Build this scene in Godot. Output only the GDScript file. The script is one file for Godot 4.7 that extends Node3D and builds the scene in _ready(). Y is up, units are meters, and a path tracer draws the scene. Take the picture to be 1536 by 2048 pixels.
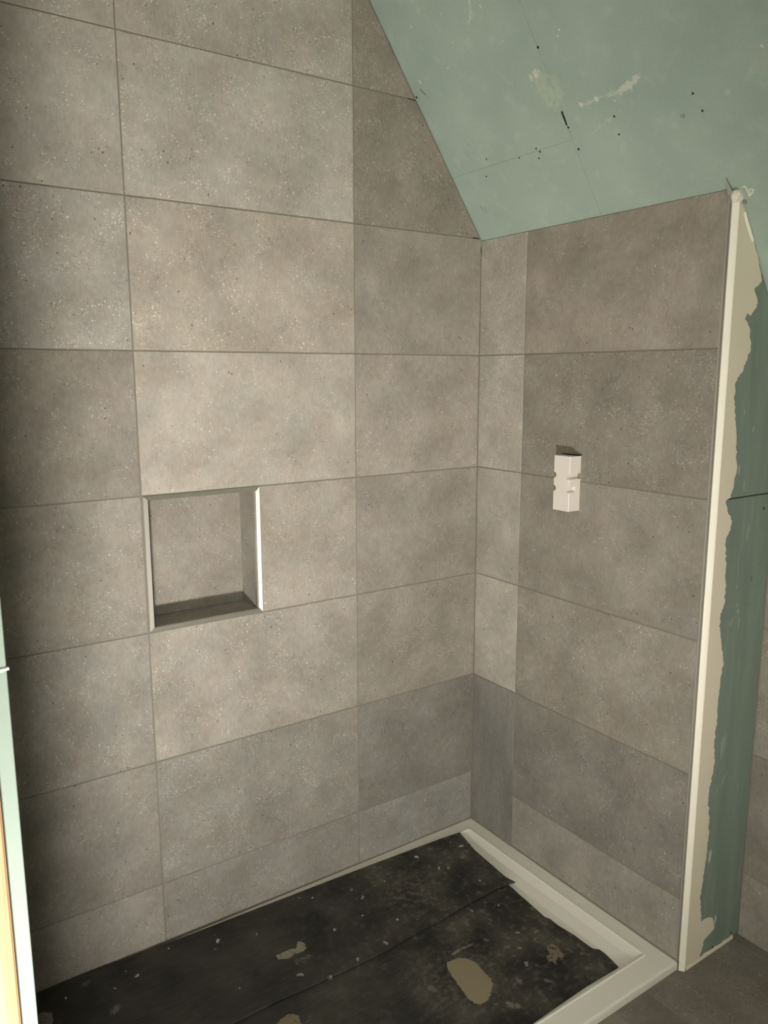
extends Node3D

const ROW := 0.33333          # tile module, height
const COL := 0.5936           # tile module, width
const H0 := 0.1675            # first horizontal joint above the tray
const JOINT := 0.003
const SLOPE_DIR := Vector3(-0.5764, 0.8172, 0.0)
const SLOPE_N := Vector3(-0.8172, -0.5764, 0.0)
const SLOPE_Y := 1.8335
const FLOOR_Y := -0.022
const WIN_X0 := -3.1
const WIN_X1 := -1.8
const ROOF := Rect2(-3.0, 1.4, 1.3, 1.2)   # roof window in the flat ceiling: x, z, width, depth

var tile_tex: Array = []
var tile_norm: Texture2D
var tile_mats := {}
var M := {}
var taken := {}
var rng := RandomNumberGenerator.new()


# ---------------------------------------------------------------- helpers
func mat(c: Color, rough := 0.7, metal := 0.0) -> StandardMaterial3D:
	var m := StandardMaterial3D.new()
	m.albedo_color = c
	m.roughness = rough
	m.metallic = metal
	return m


func c8(r: float, g: float, b: float) -> Color:
	return Color(r / 255.0, g / 255.0, b / 255.0)


func begin() -> SurfaceTool:
	var st := SurfaceTool.new()
	st.begin(Mesh.PRIMITIVE_TRIANGLES)
	return st


func tri(st: SurfaceTool, a: Vector3, b: Vector3, c: Vector3, ua := Vector2.ZERO, ub := Vector2.ZERO, uc := Vector2.ZERO) -> void:
	# a, b, c counter-clockwise seen from outside
	var n := (b - a).cross(c - a)
	if n.length_squared() < 1e-16:
		return
	n = n.normalized()
	for k in [[a, ua], [c, uc], [b, ub]]:
		st.set_normal(n)
		st.set_uv(k[1])
		st.add_vertex(k[0])


func quad(st: SurfaceTool, a: Vector3, b: Vector3, c: Vector3, d: Vector3, ua := Vector2.ZERO, ub := Vector2.ZERO, uc := Vector2.ZERO, ud := Vector2.ZERO) -> void:
	tri(st, a, b, c, ua, ub, uc)
	tri(st, a, c, d, ua, uc, ud)


func numbered(called: String) -> String:
	var n: int = taken.get(called, 0)
	taken[called] = n + 1
	return called if n == 0 else "%s_%03d" % [called, n]


func put(called: String, st: SurfaceTool, m: Material, parent: Node3D) -> MeshInstance3D:
	var o := MeshInstance3D.new()
	o.name = numbered(called) if parent == self else called
	o.mesh = st.commit()
	o.material_override = m
	parent.add_child(o, true)
	return o


func base(called: String, at := Vector3.ZERO) -> Node3D:
	var o := Node3D.new()
	o.name = numbered(called)
	o.position = at
	add_child(o, true)
	return o


func tag(o: Node3D, label: String, category: String, group := "") -> void:
	o.set_meta("label", label)
	o.set_meta("category", category)
	if group != "":
		o.set_meta("group", group)


func structure(called: String, label: String, category: String) -> Node3D:
	var o := base(called)
	o.set_meta("kind", "structure")
	tag(o, label, category)
	return o


func inset(poly: PackedVector2Array, d: float) -> PackedVector2Array:
	# convex, counter-clockwise
	var out := PackedVector2Array()
	var n := poly.size()
	for i in n:
		var p := poly[(i + n - 1) % n]
		var q := poly[i]
		var r := poly[(i + 1) % n]
		var e1 := (q - p).normalized()
		var e2 := (r - q).normalized()
		var n1 := Vector2(-e1.y, e1.x)
		var n2 := Vector2(-e2.y, e2.x)
		var k := 1.0 + n1.dot(n2)
		out.append(q + (n1 + n2) * d / maxf(k, 0.15))
	return out


func clip(poly: PackedVector2Array, n: Vector2, c: float) -> PackedVector2Array:
	# keeps the side where n.p <= c
	var out := PackedVector2Array()
	for i in poly.size():
		var a := poly[i]
		var b := poly[(i + 1) % poly.size()]
		var da := n.dot(a) - c
		var db := n.dot(b) - c
		if da <= 0.0:
			out.append(a)
		if (da < 0.0 and db > 0.0) or (da > 0.0 and db < 0.0):
			out.append(a + (b - a) * (da / (da - db)))
	return out


func rect(x0: float, y0: float, x1: float, y1: float) -> PackedVector2Array:
	return PackedVector2Array([Vector2(x0, y0), Vector2(x1, y0), Vector2(x1, y1), Vector2(x0, y1)])


func slab(st: SurfaceTool, poly: PackedVector2Array, frame: Transform3D, front: float, thick: float, bevel: float, uv: Callable) -> void:
	# a plate with a chamfered front edge; frame: x, y in the plate, z out of its front
	var p := poly
	var q := inset(poly, bevel) if bevel > 0.0 else poly
	var n := p.size()
	var tris := Geometry2D.triangulate_polygon(q)
	for i in range(0, tris.size(), 3):
		var a := q[tris[i]]
		var b := q[tris[i + 1]]
		var c := q[tris[i + 2]]
		if (b - a).cross(c - a) < 0.0:
			var t := b
			b = c
			c = t
		tri(st, frame * Vector3(a.x, a.y, front), frame * Vector3(b.x, b.y, front), frame * Vector3(c.x, c.y, front), uv.call(a), uv.call(b), uv.call(c))
		tri(st, frame * Vector3(a.x, a.y, front - thick), frame * Vector3(c.x, c.y, front - thick), frame * Vector3(b.x, b.y, front - thick))
	for i in n:
		var j := (i + 1) % n
		var zb := front - bevel
		if bevel > 0.0:
			quad(st, frame * Vector3(p[i].x, p[i].y, zb), frame * Vector3(p[j].x, p[j].y, zb), frame * Vector3(q[j].x, q[j].y, front), frame * Vector3(q[i].x, q[i].y, front), uv.call(p[i]), uv.call(p[j]), uv.call(q[j]), uv.call(q[i]))
		quad(st, frame * Vector3(p[i].x, p[i].y, front - thick), frame * Vector3(p[j].x, p[j].y, front - thick), frame * Vector3(p[j].x, p[j].y, zb), frame * Vector3(p[i].x, p[i].y, zb), uv.call(p[i]), uv.call(p[j]), uv.call(p[j]), uv.call(p[i]))


func block(st: SurfaceTool, lo: Vector3, hi: Vector3, bevel := 0.0) -> void:
	var flat := func(p: Vector2) -> Vector2: return p
	var f := Transform3D(Basis(), Vector3(0, 0, 0))
	if bevel <= 0.0:
		slab(st, rect(lo.x, lo.y, hi.x, hi.y), f, hi.z, hi.z - lo.z, 0.0, flat)
		return
	var b := bevel
	# chamfered box: three nested layers along z
	var layers := [[lo.z, b], [lo.z + b, 0.0], [hi.z - b, 0.0], [hi.z, b]]
	var rings := []
	for l in layers:
		rings.append([l[0], inset(rect(lo.x, lo.y, hi.x, hi.y), l[1]), l[1]])
	# cut the upright edges too
	for r in rings:
		var k: float = b if r[2] == 0.0 else 0.0
		var q: PackedVector2Array = r[1]
		var o := PackedVector2Array()
		for i in 4:
			var e0 := (q[(i + 3) % 4] - q[i]).normalized()
			var e1 := (q[(i + 1) % 4] - q[i]).normalized()
			o.append(q[i] + e0 * maxf(k, 1e-5))
			o.append(q[i] + e1 * maxf(k, 1e-5))
		r[1] = o
	for l in 3:
		for i in 8:
			var j := (i + 1) % 8
			var za: float = rings[l][0]
			var zc: float = rings[l + 1][0]
			var pa: PackedVector2Array = rings[l][1]
			var pc: PackedVector2Array = rings[l + 1][1]
			quad(st, Vector3(pa[i].x, pa[i].y, za), Vector3(pa[j].x, pa[j].y, za), Vector3(pc[j].x, pc[j].y, zc), Vector3(pc[i].x, pc[i].y, zc), pa[i], pa[j], pc[j], pc[i])
	for i in range(1, 7):
		var t: PackedVector2Array = rings[3][1]
		tri(st, Vector3(t[0].x, t[0].y, hi.z), Vector3(t[i].x, t[i].y, hi.z), Vector3(t[i + 1].x, t[i + 1].y, hi.z), t[0], t[i], t[i + 1])
		var u: PackedVector2Array = rings[0][1]
		tri(st, Vector3(u[0].x, u[0].y, lo.z), Vector3(u[i + 1].x, u[i + 1].y, lo.z), Vector3(u[i].x, u[i].y, lo.z), u[0], u[i + 1], u[i])


func lathe(st: SurfaceTool, profile: Array, frame: Transform3D, n := 10) -> void:
	# profile of (radius, height) from the base up, turned round the frame's z
	for k in profile.size() - 1:
		var a: Vector2 = profile[k]
		var b: Vector2 = profile[k + 1]
		for i in n:
			var u := TAU * i / n
			var v := TAU * (i + 1) / n
			quad(st, frame * Vector3(a.x * cos(u), a.x * sin(u), a.y), frame * Vector3(a.x * cos(v), a.x * sin(v), a.y), frame * Vector3(b.x * cos(v), b.x * sin(v), b.y), frame * Vector3(b.x * cos(u), b.x * sin(u), b.y))


func noise(s: int, freq: float, octaves := 4) -> FastNoiseLite:
	var n := FastNoiseLite.new()
	n.noise_type = FastNoiseLite.TYPE_SIMPLEX_SMOOTH
	n.seed = s
	n.frequency = freq
	n.fractal_type = FastNoiseLite.FRACTAL_FBM if octaves > 1 else FastNoiseLite.FRACTAL_NONE
	n.fractal_octaves = octaves
	return n


func grey(n: FastNoiseLite, w: int, h: int, stretch_x := 1, stretch_y := 1) -> PackedByteArray:
	var im: Image = n.get_image(w / stretch_x, h / stretch_y)
	if stretch_x > 1 or stretch_y > 1:
		im.resize(w, h, Image.INTERPOLATE_CUBIC)
	im.convert(Image.FORMAT_L8)
	return im.get_data()


# ---------------------------------------------------------------- textures
const TW := 896
const TH := 504

func stone_texture(s: int, speckle: float) -> Texture2D:
	var r := RandomNumberGenerator.new()
	r.seed = 7000 + s
	var cloud := grey(noise(s, 0.0036, 4), TW, TH)
	var blotch := grey(noise(s + 31, 0.018, 4), TW, TH)
	var streak := grey(noise(s + 67, 0.06, 3), TW, TH, 1, 2)
	var grain := grey(noise(s + 91, 0.35, 2), TW, TH)
	var hue := grey(noise(s + 113, 0.006, 2), TW, TH)
	var mask := grey(noise(s + 157, 0.008, 2), TW, TH)
	var d := PackedByteArray()
	d.resize(TW * TH * 3)
	for i in TW * TH:
		var c: float = cloud[i] - 128.0
		var l: float = 0.11 * c + 0.05 * (blotch[i] - 128.0) + 0.06 * (streak[i] - 128.0) + 0.15 * (grain[i] - 128.0)
		var t: float = (hue[i] - 128.0) * 0.02
		var j := i * 3
		d[j] = clampi(int(188.0 + l + t), 0, 255)
		d[j + 1] = clampi(int(182.0 + l), 0, 255)
		d[j + 2] = clampi(int(172.0 + l - t * 0.6), 0, 255)
	var count := int(20000 * speckle)
	for k in count:
		var x := r.randi_range(3, TW - 4)
		var y := r.randi_range(3, TH - 4)
		var m: float = mask[y * TW + x] / 255.0
		if k >= 14 and r.randf() > pow(m, 2.6) * 1.7 + 0.02:
			continue
		var dark := r.randf() < 0.22
		var big := r.randf()
		var rx: float = 0.55 + 1.25 * pow(big, 6.0)
		var ry: float = rx * r.randf_range(0.7, 1.6)
		var amount: float = r.randf_range(-72, -24) if dark else r.randf_range(12, 68) * (0.5 + big * 0.75)
		if dark:
			rx *= 0.85
		if k < 14:
			rx = 1.5 + big * 0.9
			ry = rx * r.randf_range(0.8, 1.5)
			amount = -85.0
		for yy in range(-3, 4):
			for xx in range(-3, 4):
				var e := sqrt(pow(xx / rx, 2) + pow(yy / ry, 2))
				var a := clampf(1.35 - e * 0.8, 0.0, 1.0)
				if a > 0.0:
					var j := ((y + yy) * TW + x + xx) * 3
					for q in 3:
						d[j + q] = clampi(d[j + q] + int(amount * a), 0, 255)
	var im := Image.create_from_data(TW, TH, false, Image.FORMAT_RGB8, d)
	return ImageTexture.create_from_image(im)


func relief_texture() -> Texture2D:
	var im: Image = noise(411, 0.09, 4).get_image(512, 512)
	im.convert(Image.FORMAT_RGBA8)
	im.bump_map_to_normal_map(2.0)
	return ImageTexture.create_from_image(im)


func soft_poly(im: Image, pts: Array, to_px: Callable, color: Color, alpha: float, n: FastNoiseLite, cut: float, feather := 4.0) -> void:
	var poly := PackedVector2Array()
	var lo := Vector2(1e9, 1e9)
	var hi := Vector2(-1e9, -1e9)
	for p in pts:
		var q: Vector2 = to_px.call(Vector2(p[0], p[1]))
		poly.append(q)
		lo = lo.min(q)
		hi = hi.max(q)
	for y in range(maxi(0, int(lo.y) - 6), mini(im.get_height() - 1, int(hi.y) + 6)):
		for x in range(maxi(0, int(lo.x) - 6), mini(im.get_width() - 1, int(hi.x) + 6)):
			var jit := Vector2(n.get_noise_2d(x * 1.5, y * 1.5), n.get_noise_2d(x * 1.5 + 500.0, y * 1.5)) * feather * 1.6
			var p := Vector2(x, y) + jit
			if not Geometry2D.is_point_in_polygon(p, poly):
				continue
			var edge := 1e9
			for i in poly.size():
				edge = minf(edge, p.distance_to(Geometry2D.get_closest_point_to_segment(p, poly[i], poly[(i + 1) % poly.size()])))
			var a := alpha * clampf(edge / feather, 0.0, 1.0)
			a *= clampf((n.get_noise_2d(x, y) - cut) * 3.0, 0.0, 1.0)
			im.set_pixel(x, y, im.get_pixel(x, y).lerp(color, a))


func dab(im: Image, at: Vector2, rx: float, ry: float, turn: float, color: Color, alpha: float, n: FastNoiseLite) -> void:
	var reach := int(maxf(rx, ry) * 1.5) + 2
	for yy in range(-reach, reach + 1):
		for xx in range(-reach, reach + 1):
			var x := int(at.x) + xx
			var y := int(at.y) + yy
			if x < 0 or y < 0 or x >= im.get_width() or y >= im.get_height():
				continue
			var v := Vector2(xx, yy).rotated(-turn)
			var e := sqrt(pow(v.x / rx, 2) + pow(v.y / ry, 2)) + n.get_noise_2d(x * 2.0, y * 2.0) * 0.7
			var a := alpha * clampf((1.0 - e) * 3.0, 0.0, 1.0)
			if a > 0.0:
				im.set_pixel(x, y, im.get_pixel(x, y).lerp(color, a))


const GPX := 2048
const GSIZE := 1.4            # metres the green board print covers

func green_base(s: int, px: int, col: Color) -> Image:
	var a := grey(noise(s, 0.006, 3), px, px)
	var b := grey(noise(s + 5, 0.4, 2), px, px, 4, 1)
	var e := grey(noise(s + 9, 0.02, 3), px, px)
	var d := PackedByteArray()
	d.resize(px * px * 3)
	var r: float = col.r * 255.0
	var g: float = col.g * 255.0
	var bl: float = col.b * 255.0
	for i in px * px:
		var l: float = (a[i] - 128.0) * 0.05 + (b[i] - 128.0) * 0.03
		var chalk: float = maxf(0.0, e[i] - 165.0) * 0.12
		var j := i * 3
		d[j] = clampi(int(r + l + chalk), 0, 255)
		d[j + 1] = clampi(int(g + l + chalk * 0.8), 0, 255)
		d[j + 2] = clampi(int(bl + l + chalk * 0.8), 0, 255)
	return Image.create_from_data(px, px, false, Image.FORMAT_RGB8, d)


func slope_texture() -> Texture2D:
	var im := green_base(21, 1024, c8(172, 191, 179))
	im.resize(GPX, GPX, Image.INTERPOLATE_CUBIC)
	var k := GPX / GSIZE
	# u runs with z from -0.1, v runs up the slope from -0.45
	var px := func(p: Vector2) -> Vector2: return Vector2((p.y + 0.1) * k, (p.x + 0.45) * k)
	var n := noise(77, 0.03, 4)
	var white := c8(222, 226, 212)
	soft_poly(im, [[.355, .387], [.369, .415], [.358, .434], [.33, .467], [.286, .469], [.267, .462], [.262, .438], [.266, .405], [.306, .391], [.327, .382]], px, c8(200, 212, 184), 0.5, n, -0.4, 18.0)
	soft_poly(im, [[.352, .388], [.366, .415], [.352, .425], [.335, .408], [.33, .39]], px, white, 0.8, n, -0.2, 12.0)
	soft_poly(im, [[.257, .488], [.259, .539], [.258, .591], [.27, .63], [.275, .656], [.276, .674], [.258, .657], [.248, .637], [.247, .604], [.252, .563], [.249, .526], [.25, .494]], px, white, 0.78, n, -0.7, 8.0)
	soft_poly(im, [[.188, .477], [.196, .506], [.209, .553], [.217, .587], [.234, .615], [.22, .601], [.202, .567], [.186, .502]], px, white, 0.42, n, -0.6, 8.0)
	soft_poly(im, [[.552, .309], [.536, .306], [.518, .294], [.508, .281], [.506, .270], [.513, .268], [.519, .284], [.536, .298], [.552, .301]], px, white, 0.65, n, -0.4, 4.0)
	soft_poly(im, [[.5, .12], [.52, .22], [.42, .24], [.36, .2], [.38, .1]], px, c8(178, 198, 186), 0.5, n, -0.1, 40.0)
	soft_poly(im, [[.3, .05], [.33, .2], [.25, .24], [.18, .16], [.2, .05]], px, c8(178, 198, 186), 0.5, n, -0.1, 40.0)
	soft_poly(im, [[.25, .9], [.26, .98], [.2, .98], [.19, .88]], px, c8(186, 194, 180), 0.6, n, -0.2, 14.0)
	soft_poly(im, [[.255, .86], [.25, .875], [.215, .87], [.215, .855]], px, c8(186, 194, 180), 0.6, n, -0.3, 6.0)
	soft_poly(im, [[.18, .82], [.195, .835], [.19, .85], [.175, .84]], px, c8(200, 206, 192), 0.6, n, -0.3, 5.0)
	for s in [[.415, .512, 3.6], [.405, .503, 3.4], [.239, .586, 3.6], [.255, .499, 8.0], [.256, .543, 8.0], [.244, .922, 4.0], [.35, .407, 6.0], [.567, .095, 3.6], [.557, .209, 2.6], [.49, .207, 3.0], [.444, .354, 3.0], [.446, .157, 3.0], [.448, .04, 6.0], [.53, .33, 4.0]]:
		dab(im, px.call(Vector2(s[0], s[1])), s[2], s[2] * 1.5, 0.4, white, 0.85, n)
	# grey rubs, pencil ticks and the dark scuff by the tiles
	dab(im, px.call(Vector2(.418, .037)), 5, 24, 0.5, c8(104, 124, 120), 0.7, n)
	dab(im, px.call(Vector2(.086, .057)), 3, 26, 0.35, c8(118, 142, 134), 0.7, n)
	dab(im, px.call(Vector2(.08, .07)), 2.4, 20, 0.3, c8(118, 142, 134), 0.7, n)
	dab(im, px.call(Vector2(.167, .731)), 10, 9, 0.3, c8(112, 136, 126), 0.5, n)
	return ImageTexture.create_from_image(im)


func face_texture() -> Texture2D:
	var im := green_base(43, 512, c8(130, 145, 133))
	im.resize(1024, 1024, Image.INTERPOLATE_CUBIC)
	var n := noise(79, 0.05, 4)
	var white := c8(205, 215, 205)
	# u: x from 0 over 0.25, v: y from 0 down over 2.0 (each pixel is 0.25 mm by 2 mm)
	for s in [[.085, .262, 28, 9, .9], [.131, .068, 22, 8, .9], [.115, .07, 30, 6, .5], [.11, .95, 6, 3, .8], [.125, .89, 10, 2.5, .8], [.12, .905, 8, 2, .8], [.132, .86, 6, 9, .7], [.1, .867, 30, 3, .4], [.1, .545, 14, 14, .5], [.11, .56, 30, 16, .25], [.12, .46, 60, 1.5, .4], [.095, .44, 6, 4, .5], [.085, 1.23, 16, 7, .6], [.11, 1.19, 8, 7, .5], [.14, 1.08, 30, 10, .25], [.13, 1.32, 24, 3, .4], [.09, 1.36, 8, 4, .5], [.06, 1.51, 8, 3, .5], [.17, 1.1, 6, 4, .3]]:
		dab(im, Vector2(s[0] / 0.25 * 1024.0, s[1] / 2.0 * 1024.0), s[2], s[3], 0.15, white, s[4], n)
	dab(im, Vector2(0.171 / 0.25 * 1024.0, 0.961 / 2.0 * 1024.0), 16, 5, 0, c8(84, 106, 96), 0.6, n)
	return ImageTexture.create_from_image(im)


func board_texture() -> Texture2D:
	var w := 1400
	var h := 748
	var dirt := grey(noise(301, 0.006, 5), w, h)
	var spots := grey(noise(317, 0.035, 4), w, h)
	var grain := grey(noise(331, 0.12, 3), w, h, 10, 1)
	var d := PackedByteArray()
	d.resize(w * h * 3)
	for y in h:
		for x in w:
			var i := y * w + x
			var a: float = (dirt[i] - 118.0) * 0.30
			var b: float = maxf(0.0, spots[i] - 142.0) * 0.55
			var g: float = (grain[i] - 128.0) * 0.07
			var right: float = clampf((x - 500.0) / 700.0, 0.0, 1.0)
			var l: float = a * (0.45 + 0.55 * right) + b * right + g
			var j := i * 3
			d[j] = clampi(int(55.0 + l), 12, 255)
			d[j + 1] = clampi(int(53.0 + l * 0.95), 12, 255)
			d[j + 2] = clampi(int(47.0 + l * 0.83), 12, 255)
	var im := Image.create_from_data(w, h, false, Image.FORMAT_RGB8, d)
	im.resize(2048, 1092, Image.INTERPOLATE_CUBIC)
	var n := noise(83, 0.04, 4)
	var k := 2048.0 / 1.5
	var px := func(p: Vector2) -> Vector2: return Vector2((p.x + 1.5) * k, p.y * k)
	var tan_wood := c8(156, 143, 117)
	var plaster := c8(150, 144, 126)
	var pale := c8(214, 208, 190)
	soft_poly(im, [[-.219, .553], [-.196, .555], [-.195, .573], [-.206, .604], [-.22, .611], [-.23, .601], [-.246, .617], [-.247, .603], [-.255, .591], [-.244, .578], [-.231, .577]], px, c8(140, 124, 104), 0.9, n, -0.5, 2.5)
	soft_poly(im, [[-.82, .201], [-.784, .201], [-.765, .206], [-.748, .188], [-.737, .202], [-.741, .222], [-.752, .228], [-.778, .225], [-.798, .228], [-.82, .218]], px, plaster, 0.9, n, -0.6, 2.0)
	soft_poly(im, [[-.8, .24], [-.74, .24], [-.74, .258], [-.79, .262]], px, plaster, 0.4, n, -0.3, 6.0)
	soft_poly(im, [[-.908, .38], [-.885, .371], [-.865, .373], [-.853, .39], [-.861, .414], [-.9, .425]], px, c8(150, 136, 104), 0.8, n, -0.6, 3.0)
	soft_poly(im, [[-.429, .621], [-.408, .648], [-.405, .662], [-.424, .666], [-.44, .643]], px, plaster, 0.6, n, -0.3, 5.0)
	soft_poly(im, [[-.306, .56], [-.294, .565], [-.307, .579], [-.313, .576]], px, plaster, 0.9, n, -1.0, 1.5)
	soft_poly(im, [[-.44, .08], [-.3, .1], [-.28, .2], [-.33, .3], [-.46, .3], [-.5, .2]], px, c8(116, 108, 94), 0.55, n, 0.0, 60.0)
	soft_poly(im, [[-.7, .1], [-.5, .06], [-.46, .16], [-.6, .22]], px, c8(60, 62, 68), 0.5, n, -0.1, 50.0)
	soft_poly(im, [[-.6, .4], [-.35, .38], [-.3, .5], [-.4, .66], [-.62, .6]], px, c8(112, 104, 90), 0.5, n, 0.0, 60.0)
	soft_poly(im, [[-.439, .435], [-.41, .432], [-.373, .438], [-.373, .443], [-.41, .440], [-.439, .444]], px, plaster, 0.8, n, -0.5, 2.0)
	for s in [[-.922, .079, 11, .9], [-.647, .205, 9, .7], [-.556, .201, 5, .8], [-.284, .08, 12, .9], [-.485, .265, 7, .8], [-.259, .157, 9, .7], [-.235, .171, 8, .6], [-.518, .141, 12, .55], [-.528, .098, 10, .45], [-.56, .316, 10, .6], [-.796, .289, 11, .6], [-.737, .334, 9, .5], [-.827, .11, 6, .6], [-.637, .067, 5, .9], [-.668, .047, 4, .8], [-.427, .118, 5, .9], [-.938, .247, 6, .7], [-.65, .324, 8, .6], [-.135, .111, 11, .95], [-.192, .264, 5, .95], [-.151, .079, 5, .7], [-.11, .108, 5, .6], [-.212, .366, 6, .8], [-.288, .342, 9, .6], [-.244, .475, 9, .5], [-1.13, .079, 9, .8], [-1.187, .088, 5, .8], [-1.29, .055, 6, .8], [-1.037, .035, 5, .8], [-1.202, .15, 20, .3], [-1.242, .036, 16, .25], [-1.15, .051, 4, .6], [-.33, .45, 12, .3], [-.28, .52, 9, .4], [-.36, .6, 16, .3], [-.55, .5, 16, .3], [-.3, .64, 14, .3], [-.2, .5, 10, .3]]:
		var r := fmod(absf(s[0] * 913.0), 3.0)
		dab(im, px.call(Vector2(s[0], s[1])), s[2] * 1.15, s[2] * 0.7, r, pale, s[3], n)
	var rr := RandomNumberGenerator.new()
	rr.seed = 55
	for i in 260:
		var p := Vector2(rr.randf_range(-1.45, -0.15), rr.randf_range(0.03, 0.7))
		if p.x < -0.7 and rr.randf() < 0.6:
			continue
		dab(im, px.call(p), rr.randf_range(1.5, 7.0), rr.randf_range(1.5, 5.0), rr.randf() * 3.0, plaster if rr.randf() < 0.7 else c8(28, 26, 20), rr.randf_range(0.12, 0.5), n)
	soft_poly(im, [[-.467, .452], [-.437, .455], [-.416, .469], [-.406, .495], [-.409, .523], [-.412, .556], [-.419, .573], [-.445, .593], [-.468, .604], [-.485, .604], [-.496, .592], [-.499, .573], [-.493, .535], [-.486, .496], [-.479, .468]], px, tan_wood, 0.93, n, -1.6, 2.0)
	return ImageTexture.create_from_image(im)


func wood_texture() -> Texture2D:
	var w := 256
	var h := 1024
	var a := grey(noise(501, 0.05, 3), w, h, 1, 16)
	var d := PackedByteArray()
	d.resize(w * h * 3)
	for i in w * h:
		var l: float = (a[i] - 128.0) * 0.16
		d[i * 3] = clampi(int(166.0 + l), 0, 255)
		d[i * 3 + 1] = clampi(int(131.0 + l * 1.0), 0, 255)
		d[i * 3 + 2] = clampi(int(95.0 + l * 1.0), 0, 255)
	return ImageTexture.create_from_image(Image.create_from_data(w, h, false, Image.FORMAT_RGB8, d))


# ---------------------------------------------------------------- tiles
func tile_mat(variant: int, tint: Color) -> StandardMaterial3D:
	var key := "%d %s" % [variant, tint.to_html()]
	if not tile_mats.has(key):
		var m := mat(tint, 0.62)
		m.albedo_texture = tile_tex[variant]
		m.metallic_specular = 0.35
		m.normal_enabled = true
		m.normal_texture = tile_norm
		m.normal_scale = 0.28
		tile_mats[key] = m
	return tile_mats[key]


func lay(parent: Node3D, frame: Transform3D, cell: Rect2, poly: PackedVector2Array, tint: Color, thick := 0.009, called := "tile") -> void:
	# cell: the uncut tile the print comes from; poly: what is left after cutting
	if poly.size() < 3:
		return
	var st := begin()
	var v := rng.randi_range(0, tile_tex.size() - 1)
	var fx := rng.randf() < 0.5
	var fy := rng.randf() < 0.5
	var uv := func(p: Vector2) -> Vector2:
		var u := (p.x - cell.position.x) / cell.size.x
		var w := 1.0 - (p.y - cell.position.y) / cell.size.y
		return Vector2(1.0 - u if fx else u, 1.0 - w if fy else w)
	var proud := rng.randf_range(-0.0003, 0.0003)
	slab(st, poly, frame, proud, thick, 0.0009, uv)
	put(called, st, tile_mat(v, tint), parent)


func tint_of(l: float, warm := 0.0) -> Color:
	l *= 0.915
	return Color(clampf(l * (1.0 + warm), 0, 1), clampf(l, 0, 1), clampf(l * (1.0 - warm), 0, 1))


# ---------------------------------------------------------------- scene
func _ready() -> void:
	rng.seed = 12
	# camera
	var cam := Camera3D.new()
	cam.name = "camera"
	cam.position = Vector3(-1.5883, 1.4463, 1.8202)
	cam.rotation = Vector3(-0.173, -0.5989, -0.0023)
	cam.fov = 66.0127
	cam.near = 0.02
	add_child(cam)
	cam.current = true
	# sky and exposure
	var env := Environment.new()
	env.background_mode = Environment.BG_SKY
	var sky_m := ProceduralSkyMaterial.new()
	sky_m.sky_top_color = c8(208, 208, 200)
	sky_m.sky_horizon_color = c8(228, 224, 212)
	sky_m.ground_bottom_color = c8(120, 122, 110)
	sky_m.ground_horizon_color = c8(190, 192, 182)
	var sky := Sky.new()
	sky.sky_material = sky_m
	env.sky = sky
	env.background_energy_multiplier = 3.5
	env.tonemap_mode = Environment.TONE_MAPPER_LINEAR
	env.tonemap_exposure = 4.0
	env.sdfgi_enabled = true
	env.ssao_enabled = true
	env.ssil_enabled = true
	var we := WorldEnvironment.new()
	we.name = "environment"
	we.environment = env
	add_child(we)
	# the work light on the floor below the camera
	work_light(Vector3(-1.67, 0.36, 1.78), Vector3(-0.80, 1.50, 0.0), 1.07, 60.0)

	# materials
	for i in 11:
		tile_tex.append(stone_texture(i * 211 + 3, [0.6, 1.5, 0.9, 0.5, 1.2, 0.8, 1.7, 0.7, 1.0, 0.6, 1.3][i]))
	tile_norm = relief_texture()
	M.grout = mat(c8(139, 132, 120), 0.9)
	M.dark = mat(c8(30, 28, 25), 0.9)
	M.filler = mat(c8(234, 224, 202), 0.85)
	M.white = mat(c8(252, 246, 230), 0.45)
	M.metal = mat(c8(208, 204, 195), 0.38, 0.8)
	M.screw = mat(c8(46, 48, 46), 0.6, 0.3)
	M.tray = mat(c8(243, 239, 226), 0.28)
	M.plaster_wall = mat(c8(196, 192, 180), 0.9)
	M.board_green = mat(c8(158, 176, 164), 0.85)
	M.edge = mat(c8(130, 143, 134), 0.85)
	M.channel = mat(c8(176, 174, 160), 0.6)
	var gm := mat(Color.WHITE, 0.8)
	gm.albedo_texture = slope_texture()
	M.slope = gm
	var fm := mat(Color.WHITE, 0.85)
	fm.albedo_texture = face_texture()
	M.face = fm
	var bm := mat(Color.WHITE, 0.7)
	bm.albedo_texture = board_texture()
	M.sheet = bm
	var wm := mat(Color.WHITE, 0.7)
	wm.albedo_texture = wood_texture()
	M.wood = wm

	build_floor()
	build_wall_back()
	build_wall_right()
	build_wall_knee()
	build_ceiling()
	build_partition()
	build_shell()
	build_tray()
	build_niche()
	build_boards()
	build_valve_cover()
	build_scrap()


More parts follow.
